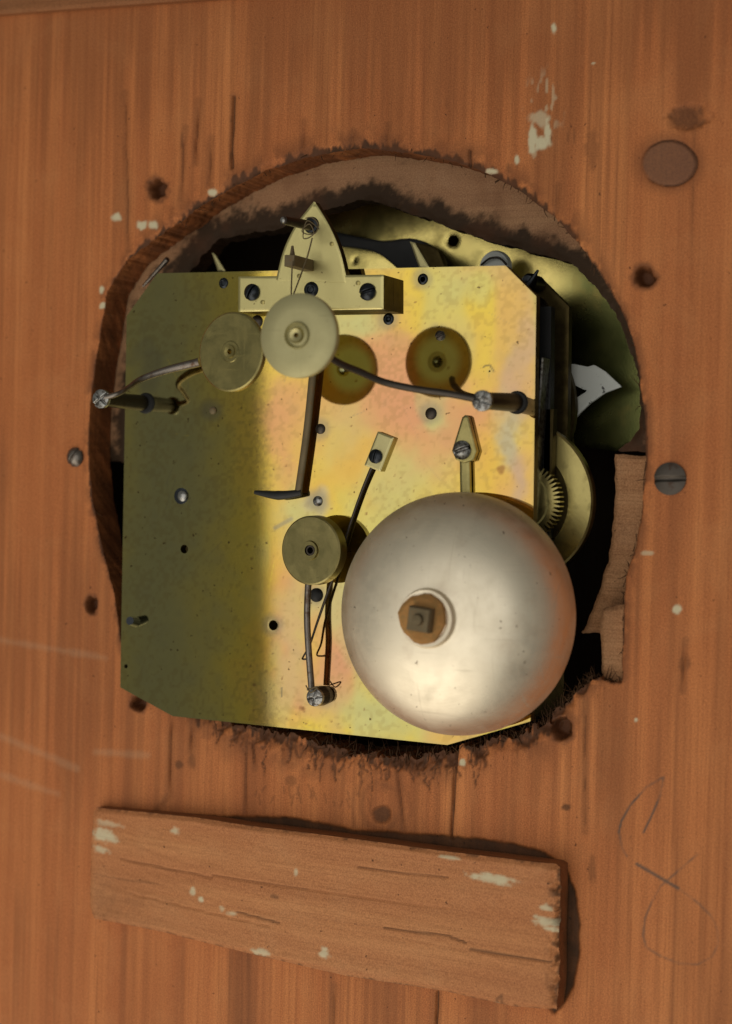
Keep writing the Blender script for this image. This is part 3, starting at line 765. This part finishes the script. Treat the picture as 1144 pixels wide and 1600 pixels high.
# ------------------------------------------------------------------ the clock movement
mc = P(515, 790, PL)
mv = thing('clock_movement', (mc.x, PL, mc.z), 'brass clock movement with a silvery bell, discs and bent wires mounted in the rough hole', 'clockwork')
PLATE = [(198, 494), (246, 427), (790, 415), (838, 463), (829, 1127), (699, 1164), (270, 1119), (188, 1074)]
pw = pxpoly(PLATE, PL)
YEL = np.array([0.80, 0.60, 0.09]); PNK = np.array([0.72, 0.34, 0.19]); GRN = np.array([0.58, 0.57, 0.25]); ORG = np.array([0.78, 0.47, 0.10]); GRY = np.array([0.48, 0.45, 0.35]); OLV = np.array([0.40, 0.385, 0.20])
def plate_tint(X, Z, S):
    PX, PY = topx(X, Z, PL)
    n = fn(X, Z, 0.016, 401, 4); n2 = fn(X, Z, 0.005, 403, 4); n3 = fn(X, Z, 0.012, 407, 3)
    PXn = PX+70*(n-0.5)+26*(n2-0.5); PYn = PY+70*(n3-0.5)+26*(fn(X, Z, 0.004, 423, 4)-0.5)
    C = np.ones(X.shape+(3,))*YEL
    for cx, cy, rx, ry, col, a in ((250, 800, 105, 900, OLV, .9), (640, 620, 130, 130, PNK, .95), (590, 560, 70, 120, PNK, .6), (430, 690, 50, 110, PNK, .8), (470, 640, 70, 60, PNK, .5), (690, 470, 90, 40, YEL, .7), (560, 500, 40, 35, GRN, .9), (760, 640, 60, 50, PNK, .8), (770, 560, 60, 40, YEL, .6),  # olive blob paints the left darker, where the plate mirrors the dim room
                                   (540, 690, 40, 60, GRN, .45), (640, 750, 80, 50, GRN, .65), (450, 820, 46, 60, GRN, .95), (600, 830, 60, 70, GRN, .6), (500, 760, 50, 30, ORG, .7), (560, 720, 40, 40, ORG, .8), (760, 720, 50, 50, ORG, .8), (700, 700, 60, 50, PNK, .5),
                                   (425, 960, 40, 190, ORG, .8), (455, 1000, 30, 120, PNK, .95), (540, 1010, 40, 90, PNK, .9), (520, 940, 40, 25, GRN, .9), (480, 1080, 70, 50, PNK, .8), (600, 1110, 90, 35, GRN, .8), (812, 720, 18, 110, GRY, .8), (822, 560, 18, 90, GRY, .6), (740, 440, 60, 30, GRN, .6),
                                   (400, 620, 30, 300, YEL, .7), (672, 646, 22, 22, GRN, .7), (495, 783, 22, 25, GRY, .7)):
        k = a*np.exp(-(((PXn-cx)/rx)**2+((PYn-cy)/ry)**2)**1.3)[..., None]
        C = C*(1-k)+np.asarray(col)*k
    m1 = sm(0.5, 0.70, fn(X, Z*0.55, 0.018, 431, 3))[..., None]*0.42*sm(370, 430, PX)[..., None]
    C = C*(1-m1)+PNK*np.array([0.95, 0.93, 1.15])*m1
    m2 = sm(0.52, 0.70, fn(X, Z*0.55, 0.015, 441, 3))[..., None]*0.45*sm(370, 430, PX)[..., None]
    C = C*(1-m2)+GRN*m2
    m3 = sm(0.56, 0.78, fn(X, Z, 0.0045, 451, 3))[..., None]*0.09
    C = C*(1-m3)+GRY*0.55*m3
    dk = sm(0.62, 0.72, vn(X, Z, 0.0009, 461)*0.6+fn(X, Z, 0.012, 463, 2)*0.5)[..., None]*0.22
    C = C*(1-dk)+np.array([.3, .2, .07])*dk
    for cx, cy in ((660, 436), (606, 498), (686, 524), (672, 646), (499, 670), (495, 783), (808, 629), (571, 455), (492, 930), (505, 1088), (331, 641), (427, 977)):
        q = np.hypot(PX-cx, PY-cy)+6*(n2-0.5); k = (0.55*(1-sm(9, 24, q)))[..., None]
        C = C*(1-k)+GRY*0.5*k
    # light scratches, stains, specks
    for pts, w, a, col in (([(430, 825), (455, 811)], 3, .6, GRY*0.6), ([(755, 573), (765, 570), (772, 580)], 1.2, .8, GRY*0.2), ([(780, 733), (785, 731), (783, 737)], 4, .7, np.array([.3, .12, .05])), ([(470, 1106), (474, 1108)], 3, .7, np.array([.3, .12, .05])),
                           ([(440, 1075), (440, 1088)], 1.3, .7, GRY*0.3), ([(205, 560), (230, 540)], 12, .25, GRY*0.5), ([(232, 600), (240, 560)], 14, .35, GRY*0.45)):
        k = a*(1-sm(w*0.5, w*1.6, segd(PX, PY, pts)))[..., None]
        C = C*(1-k)+np.asarray(col)*k
    C = C*0.90
    for cx, cy, r1 in ((685, 562, 44), (549, 576, 44)):       # pale green painted in to lighten the discs' mirror images
        k = (0.9*(1-sm(r1*0.55, r1*1.04, np.hypot((PX-cx)/0.95, PY-cy))))[..., None]
        C = C*(1-k)+np.array([.80, .95, .74])*(0.9+0.1*n2[..., None])*k
    rs = random.Random(91)
    for k in range(46):
        x0, y0 = rs.uniform(210, 830), rs.uniform(440, 1140); a = rs.gauss(1.3, 0.7); L = rs.uniform(6, 60)
        d = segd(PX, PY, [(x0, y0), (x0+math.cos(a)*L, y0+math.sin(a)*L)])
        k_ = ((1-sm(0.3, 1.0, d))*rs.uniform(0.1, 0.4))[..., None]
        C = C*(1-k_)+(GRY*0.45 if k % 3 else YEL*1.1)*k_
    for k in range(170):
        x0, y0 = rs.uniform(380, 835), rs.uniform(430, 1150); r1 = abs(rs.gauss(0, 1.0))+0.7
        k_ = ((1-sm(r1*0.5, r1*1.3, np.hypot(PX-x0, PY-y0)+1.2*(n2-0.5)))*rs.uniform(0.4, 0.85))[..., None]
        C = C*(1-k_)+np.array([.22, .10, .04])*k_
    e = (1-sm(0, 0.0009, S))[..., None]*0.25
    C = C*(1-e)+OLV*e
    C *= (0.96+0.08*fn(X, Z, 0.0018, 409, 3))[..., None]
    return np.clip(C, 0, 1)
ph = [(P(x, y, PL).x, P(x, y, PL).z, r) for x, y, r in ((288, 858, .00125), (427, 977, .00140), (197, 1041, .0006), (765, 580, .0003))]
rear = polysheet('rear_plate', pw, PL, PL+0.0028, m_plate, mv, wallmat=m_edge, res=0.0004, holes=ph, edge=0.000002, attrs={'tint': plate_tint})  # darker edge material paints down the light along the rim
rear['label'] = 'lacquered brass rear plate with iridescent pink and yellow staining'

FRONT_Y = PL+0.0255
def behind(pts, dY):
    """the same x,z outline, moved back"""
    return [(p[0], p[1]) for p in pts]
fp = polysheet('front_plate', [(x, z) for x, z in pw], FRONT_Y, FRONT_Y+0.0028, m_front, mv, res=0.0007)
fp['label'] = 'dark front plate behind the rear plate'
# pillars between the plates
for px, py in ((235, 500), (792, 470), (228, 1040), (770, 1090)):
    c = P(px, py, PL+0.0028)
    lathe('pillar', Vector((c.x, FRONT_Y, c.z)), [(0.0034, 0), (0.0036, 0.002), (0.0026, 0.004), (0.0024, 0.012), (0.0026, 0.018), (0.0036, 0.0205), (0.0034, FRONT_Y-PL-0.0028)], m_steel, mv, n=24)
# pillar end with its taper pin at the top right
c = P(834, 436, PL+0.016)
tube('taper_pin', [P(820, 452, PL+0.016), P(832, 436, PL+0.016), P(841, 422, PL+0.016)], [0.0009, 0.0007, 0.0003], m_blue, mv)
lathe('pillar_end', P(828, 440, PL+0.018), [(0, .002), (0.0015, 0.0018), (0.0022, 0.0005), (0.0022, -0.006)], m_blue, mv, n=24)

# steel bars and wheels between the plates, seen past the right edge
def bar(name, a, b, wx, wy, mat, lab=None):
    V = []; 
    for c in (a, b):
        for sx, sy in ((-1, -1), (1, -1), (1, 1), (-1, 1)):
            V.append(c+Vector((sx*wx/2, sy*wy/2, 0)))
    o = mkmesh(name, V, [(0, 1, 5, 4), (1, 2, 6, 5), (2, 3, 7, 6), (3, 0, 4, 7), (3, 2, 1, 0), (4, 5, 6, 7)], mat, mv, smooth=False)
    if lab: o['label'] = lab
    return o
bar('spring_strip', P(853, 560, PL+0.006), P(836, 815, PL+0.006), 0.0005, 0.005, m_bright, 'thin bright steel strip beside the rear plate')
bar('spacer_bar', P(862, 640, PL+0.0105), P(855, 830, PL+0.0105), 0.0022, 0.003, m_front)
bar('spacer_bar', P(853, 480, PL+0.0105), P(850, 840, PL+0.0105), 0.0040, 0.003, m_black)
gw = P(809, 783, PL+0.014)
wheel = lathe('great_wheel', gw, [(0.0140, -0.0012), (0.0140, 0.0), (0.0146, 0.0016), (0.0208, 0.0018), (0.0213, 0.0013), (0.0213, -0.0012), (0.0140, -0.0012)], m_wheel, mv, n=96)
wheel['label'] = 'broad brass rim of the great wheel'
lathe('barrel_disc', gw, [(0.0, 0.0002), (0.0142, 0.0), (0.0142, -0.0012), (0, -0.0012)], m_front, wheel, n=64)
def gear(name, c, r, teeth, hgt, th, mat, parent):
    V = []; Fc = []
    n = teeth*4
    for lay, y in ((0, -th), (1, th)):
        for k in range(n):
            a = 2*math.pi*k/n
            rr = r if k % 4 in (0, 1) else r-hgt
            V.append(c+Vector((math.cos(a)*rr, y, math.sin(a)*rr)))
    for k in range(n): Fc.append((k, (k+1) % n, n+(k+1) % n, n+k))
    Fc.append(tuple(range(n))); Fc.append(tuple(n+k for k in reversed(range(n))))
    return mkmesh(name, V, Fc, mat, parent, smooth=False)
gc = P(818, 783, PL+0.0085)
gear('ratchet_wheel', gc+Vector((0.0003, 0, 0)), 0.0103, 52, 0.0017, 0.0016, m_wheel, wheel)
lathe('ratchet_hub', gc, [(0, 0.0022), (0.0072, 0.002), (0.0076, 0.0016), (0.0076, -0.002)], m_wheel, wheel, n=48)

# motion wheels added between the front plate and the dial to block reflected light
for x, y, rr, yy in ((640, 600, .030, .030), (760, 640, .026, .026), (700, 560, .022, .034), (560, 760, .034, .031), (790, 560, .0165, .029), (770, 720, .024, .033)):
    lathe('light_block_wheel', P(x, y, yy), [(0, 0.0006), (rr-.0006, 0.0006), (rr, 0.0), (rr, -0.0022), (0, -0.0022)], m_front, mv, n=64)
# ---- suspension cock: bar and gothic arch
cock_h = 6.5
CK = [(372, 433), (434, 431), (437, 412), (447, 380), (462, 352), (478, 330), (490, 321), (499, 326), (514, 352), (527, 385), (534, 415), (538, 431), (599, 429), (599, 483), (372, 487)]
cb = ppoly('suspension_cock', [(372, 432), (599, 429), (599, 483), (372, 487)], cock_h, 0.05, m_cock, mv, res=0.00035, wallmat=m_front)  # dark wall material paints shade on the bar's sides
cb['label'] = 'pale brass cock bar screwed across the top of the rear plate'
ppoly('arch', smooth_loop([(434, 440), (436, 414), (445, 384), (460, 354), (477, 331), (490, 320)], 3)[:-3]+smooth_loop([(491, 320), (503, 333), (519, 362), (531, 392), (538, 420), (540, 440)], 3)[:-3], cock_h+0.05, cock_h-2.6, m_cock, cb, res=0.0003, wallmat=m_front)  # dark walls paint the arch's shaded edge
for x, y, a in ((390, 456, R(60)), (571, 455, R(15))):
    c = H(x, y, cock_h+1.6); head('cock_screw', c, 0.0023, PL-cock_h*0.001, m_blue, cb, dome=0.45, slot=0.15, ang=a, depth=0.4)
for x, y in ((518, 381), (467, 431), (559, 442), (410, 472)):
    c = H(x, y, cock_h+0.25); head('pin_end', c, 0.0006, PL-cock_h*0.001, m_wheel, cb, dome=0.1, slot=0)
lathe('arbor_end', H(487, 352, cock_h), [(0, 0.0008), (0.0012, 0.0008), (0.0020, 0.0006), (0.0023, 0.0)], m_blue, cb, n=24)
tube('suspension_peg', [H(487, 353, cock_h), H(443, 344, cock_h+12.5)], [0.0014, 0.0011], m_steel, cb, n=16)
lathe('peg_tip', H(443, 344, cock_h+12.5), [(0, 0.0006), (0.0007, 0.0004), (0.0011, -0.0004)], m_bright, cb, n=16)
a = H(452, 407, cock_h+11); 
bx_ = box('spring_clamp', (a.x-0.0015, a.y, a.z-0.0015), (a.x+0.0015, PL-cock_h*0.001-0.0001, a.z+0.0015), m_nut, cb, bev=0.0002)
tube('clamp_pin', [H(457, 398, cock_h+8), H(457, 384, cock_h+8)], [0.0007, 0.0003], m_nut, cb)
for pts in ([(457, 408, 18), (456, 430, 18), (455, 462, 22)], [(488, 372, 14), (480, 402, 16), (470, 430, 18), (458, 462, 22)]):
    tube('suspension_line', [H(*p) for p in pts], 0.00022, m_nut, cb, n=6)
tube('wire_wrap', [H(478, 341, 11.5), H(488, 340, 12.5), H(497, 350, 11.5), H(493, 364, 12), H(480, 366, 12.5), H(472, 360, 12), H(484, 350, 13), H(490, 366, 12), H(474, 372, 11.5), H(480, 345, 12.2), H(499, 358, 11)], 0.00016, m_nut, cb, n=6)

# ---- pivots, pins and screws on the plate
for (x, y, r, hh, mt, sl) in ((484, 452, .0021, 7.4, m_blue, 0), (660, 436, .0015, .35, m_blue, 0), (606, 498, .0016, .5, m_blue, 0), (686, 524, .0013, .9, m_steel, .2), (331, 641, .0011, .7, m_nut, 0),
                              (672, 646, .0016, .7, m_steel, 0), (499, 670, .0014, .7, m_steel, 0), (495, 783, .0014, .7, m_bright, 0), (283, 775, .0015, 1.2, m_bright, 0), (492, 930, .0019, 1.0, m_black, 0), (400, 502, .0018, .7, m_steel, 0), (348, 442, .0015, .5, m_blue, 0)):
    c = H(x, y, hh)
    head('pivot', c, r, PL-(hh > 5)*cock_h*0.001, mt, mv, dome=0.35, slot=sl, ang=0.5, ringed=0.45 if r > .0014 and mt is m_blue else 0, depth=0.3)
c = H(283, 775, 0.12); head('pivot_ring', c, .0023, PL+0.0005, m_blue, mv, dome=0.02, slot=0)
tube('steady_pin', [H(213, 972, 0), H(203, 970, 4)], [0.0015, 0.0012], m_blue, mv, n=12)

# ---- three wire posts with their heads and wires
def post(bx, by, hx, hy, L, r, rh, mat, a1, a2):
    t = tube('hammer_post', [H(bx, by, -0.3), H(hx, hy, L)], [r*1.15, r], mat, mv, n=20)
    c = H(hx, hy, L+0.9)
    head('post_head', c, rh, PL-L*0.001+0.0006, m_bright, t, dome=0.12, slot=0.11, ang=a1, depth=0.22, rot2=a2)
    return t
lp = post(225, 630, 156, 623, 18.4, .0020, .0026, m_steel, R(35), R(-40))
rp = post(806, 629, 752, 626, 19.5, .0021, .0026, m_steel, R(60), R(-20))
bp = post(503, 1087, 491, 1090, 3.8, .0024, .0023, m_steel, R(80), R(10))
for t, x, y in ((lp, 228, 630), (rp, 808, 629)):
    lathe('post_collar', H(x, y, 0), [(0, 0.0006), (0.0026, 0.0006), (0.0030, 0.0002), (0.0030, -0.001)], m_black, t, n=28)
tube('bent_wire', [H(165, 621, 18.5), H(185, 615, 18), H(203, 604, 14), H(222, 592, 9.5), H(262, 578, 6), H(312, 566, 4)], [.0009, .0007, .0007, .0009, .0011, .0013], m_wire, lp, n=10)['label'] = 'grey bent wire from the left post to the left disc'
tube('bent_wire', [H(742, 623, 20), H(700, 615, 21), H(650, 608, 23), H(600, 597, 26), H(560, 580, 31), H(535, 570, 35), H(518, 560, 38)], .0009, m_steel, rp, n=10)['label'] = 'dark bent wire from the right post to the middle disc'

# ---- two upper discs
dl = lathe('brass_disc', H(360, 549.5, 33), [(0.0016, -0.0016), (0.0016, 0.0002), (0.0026, 0.0002), (0.0028, 0.0), (0.0098, 0.0), (0.0102, -0.0003), (0.0102, -0.0016), (0.0016, -0.0016)], m_disc2, mv, n=96, tilt=(R(-7), R(1)))
m_t1 = metal('turned_tarnished_brass', (0.42, 0.36, 0.15), 0.30, 0.5, dirt=(0.26, 0.23, 0.10), dth=(0.45, 0.7), turn=H(360, 549.5, 33), scr=0.2); dl.data.materials[0] = m_t1
m_t2 = metal('turned_dull_brass', (0.50, 0.46, 0.25), 0.45, 0.2, 0.55, turn=H(465, 524, 44), scr=0.1, spots=0.5)
m_t3 = metal('turned_drum_brass', (0.40, 0.34, 0.15), 0.30, 0.5, dirt=(0.24, 0.21, 0.09), dth=(0.45, 0.7), turn=H(485, 860, 9.5), scr=0.2)
dl['label'] = 'tarnished flat disc on the left wire'
lathe('hub', H(360, 549.5, 33), [(0.0007, -0.003), (0.0007, 0.0004), (0.0016, 0.0005), (0.0018, 0)], m_wheel, dl, n=24, tilt=(R(-7), R(1)))
dm = lathe('brass_disc', H(465, 524, 44), [(0.0017, -0.0012), (0.0017, 0.0006), (0.0028, 0.0001), (0.0031, 0.0010), (0.0034, 0.0002), (0.0060, 0.0002), (0.0098, -0.0001), (0.0103, -0.0005), (0.0103, -0.0020), (0.0017, -0.0020)], m_disc, mv, n=96, tilt=(R(2), R(0)), sharp=40)
dm.data.materials[0] = m_t2
m_back = metal('added_pale_back', (0.74, 0.80, 0.46), 0.6, 0.15, 0.1)  # pale backs added to brighten the discs' reflections in the plate
lathe('pale_disc_back', H(465, 524, 44), [(0.0030, -0.0021), (0.0101, -0.0021), (0.0101, -0.0022), (0.0030, -0.0022)], m_back, dm, n=64, tilt=(R(2), 0))
lathe('pale_disc_back', H(360, 549.5, 33), [(0.0020, -0.0017), (0.0100, -0.0017), (0.0100, -0.0018), (0.0020, -0.0018)], m_back, dl, n=64, tilt=(R(-7), R(1)))
dm['label'] = 'pale raised-centre disc in the middle of the wires'
lathe('hub', H(465, 524, 44), [(0.0004, -0.003), (0.0006, 0.0009), (0.0016, 0.0012), (0.0021, 0.0003)], m_disc, dm, n=32, tilt=(R(2), 0))

# ---- crutch: flat rod down to a pin standing out towards the viewer
cr = tube('crutch', [H(491, 560, 2.2), H(480, 670, 2.0), H(466, 770, 2.0)], [.0011, .0011, .0011], m_nut, mv, n=12, flat=0.6)
tube('crutch_pin', [H(471, 770, 2.2), H(435, 774, 2.4), H(398, 769, 2.6)], [.0009, .0013, .0005], m_black, cr, n=12, flat=0.7)

# ---- rectangular clip with its long spring wire
cl = ppoly('spring_clip', [(590, 674), (615, 684), (594, 737), (569, 727)], 1.6, 0.02, m_disc, mv, res=0.0002)
head('clip_screw', H(585, 713, 2.6), .0019, PL-0.0016, m_blue, cl, dome=0.3, slot=0.15, ang=R(75), depth=0.3)
tube('spring_wire', [H(583, 727, 0.9), H(567, 765, 0.9), H(550, 812, 1.0), H(538, 850, 1.2), H(525, 890, 1.5), H(509, 935, 1.8), H(495, 975, 2.4), H(484, 1008, 3.4), H(474, 1026, 4.0), H(474, 1030, 5.2), H(487, 1029, 5.6)],
     [.0006, .0005, .00045, .0004, .0004, .0004, .00035, .0003, .00025, .00025, .00025], m_steel, cl, n=8)
# ---- pear-shaped detent above the bell
dt = ppoly('detent', [(727, 648), (731, 651), (744, 705), (739, 719), (726, 724), (712, 718), (706, 704), (722, 652)], 2.2, 0.3, m_disc2, mv, res=0.0002)
head('detent_screw', H(719, 703, 3.6), .0025, PL-0.0022, m_bright, dt, dome=0.4, slot=0.16, ang=R(20), depth=0.35)
ppoly('arm', [(718, 720), (733, 720), (736, 850), (720, 850)], 2.0, 0.6, m_disc2, dt, res=0.0003)

# ---- lower drum with its hammer wires
dd = lathe('brass_drum', H(485, 860, 9.5), [(0.0014, -0.002), (0.0014, 0.0006), (0.0024, 0.0006), (0.0026, 0.0), (0.0088, 0.0), (0.0092, -0.0003), (0.0093, -0.0034), (0.0014, -0.0034)], m_disc2, mv, n=96, tilt=(R(-5), 0))
dd.data.materials[0] = m_t3
dd['label'] = 'tarnished brass drum below the wires'
lathe('hub', H(485, 860, 10.2), [(0.0008, -0.003), (0.0009, 0.0001), (0.0013, 0.0001), (0.0016, -0.0005), (0.0016, -0.002)], m_steel, dd, n=28, tilt=(R(-5), 0))
tube('drum_arbor', [H(492, 859, 6), H(508, 857, 0)], 0.0022, m_wheel, dd, n=16)
tube('hammer_wire', [H(482, 908, 6.5), H(480, 960, 6.2), H(482, 1010, 6.0), H(487, 1076, 4.4)], .0009, m_wire, bp, n=10)
tube('tie_wire', [H(478, 1071, 7), H(486, 1082, 7.2), H(496, 1073, 7), H(480, 1078, 6.8)], .0002, m_nut, bp, n=6)

# ---- the bell
bell_top = 27.0
bc = H(668, 966, bell_top)
prof = []
RB, HB = 0.0310, 0.0195
for k in range(41):
    a = k/40*math.pi/2
    prof.append((RB*math.sin(a)**0.80, -HB*(1-math.cos(a)**0.86)))
prof[0] = (0.0, 0.0)
prof += [(RB+0.0001, -HB-0.0015), (RB-0.0006, -HB-0.0016), (RB-0.0014, -HB)]
for k in range(39, -1, -1):
    prof.append((max(prof[k][0]*0.955, 1e-5), prof[k][1]*0.97-0.0009))
bell = lathe('bell', bc, prof, m_bell, mv, n=160, sharp=50)
bell['label'] = 'domed silvery bell with a brownish sheen'
# washer seat, rusty washer and square nut on the stud
lathe('bell_washer', bc, [(0.0060, 0.0012), (0.0070, 0.0013), (0.0074, 0.0005), (0.0075, -0.0008)], m_bell, bell, n=48)
lathe('bell_seat', bc, [(0, 0.0009), (0.0056, 0.0009), (0.0062, 0.0012)], m_bell, bell, n=48)
V = []; n6 = 22
for (rr, yy) in ((0.0063, 0.0006), (0.0061, 0.0020), (0.0050, 0.0028)):
    for k in range(n6):
        a = 2*math.pi*k/n6+0.4; q = rr*(1+0.045*math.sin(k*0.9)+0.03*math.sin(k*2.3))
        V.append(bc+Vector((math.cos(a)*q-0.0007, -yy, math.sin(a)*q)))
Fc = [(k, (k+1) % n6, n6+(k+1) % n6, n6+k) for k in range(n6)]+[(n6+k, n6+(k+1) % n6, 2*n6+(k+1) % n6, 2*n6+k) for k in range(n6)]+[tuple(range(2*n6, 3*n6))]
mkmesh('rusty_washer', V, Fc, m_rust, bell, smooth=False)
V = []
for (rr, yy) in ((0.0038, 0.0024), (0.0038, 0.0052), (0.0034, 0.0057)):
    for k in range(4):
        a = math.pi/4+math.pi/2*k+R(-6)
        V.append(bc+Vector((math.cos(a)*rr*1.1, -yy, math.sin(a)*rr*1.1)))
Fc = [(k, (k+1) % 4, 4+(k+1) % 4, 4+k) for k in range(4)]+[(4+k, 4+(k+1) % 4, 8+(k+1) % 4, 8+k) for k in range(4)]+[(8, 9, 10, 11)]
mkmesh('square_nut', V, Fc, m_nut, bell, smooth=False)
lathe('stud_end', bc, [(0, 0.0068), (0.0012, 0.0066), (0.0015, 0.0057)], m_nut, bell, n=20)
tube('bell_stand', [bc+Vector((0, 0.001, 0)), Vector((bc.x, PL+0.0001, bc.z))], 0.0025, m_steel, bell, n=16)

# ---- pins and stays behind the top edge
tube('stay_pin', [P(224, 447, 0.004), P(262, 405, 0.001)], [.0004, .0008], m_wire, mv)
for pts, T in (([(330, 394), (336, 398), (352, 424), (340, 424)], .001), ([(640, 377), (648, 379), (672, 420), (655, 420)], .001)):
    ypoly('stay_blade', pts, PL+0.012, T, m_disc, mv, res=0.0003)
print('tris', sum(len(o.data.polygons)*2 for o in bpy.data.objects if o.type == 'MESH'))
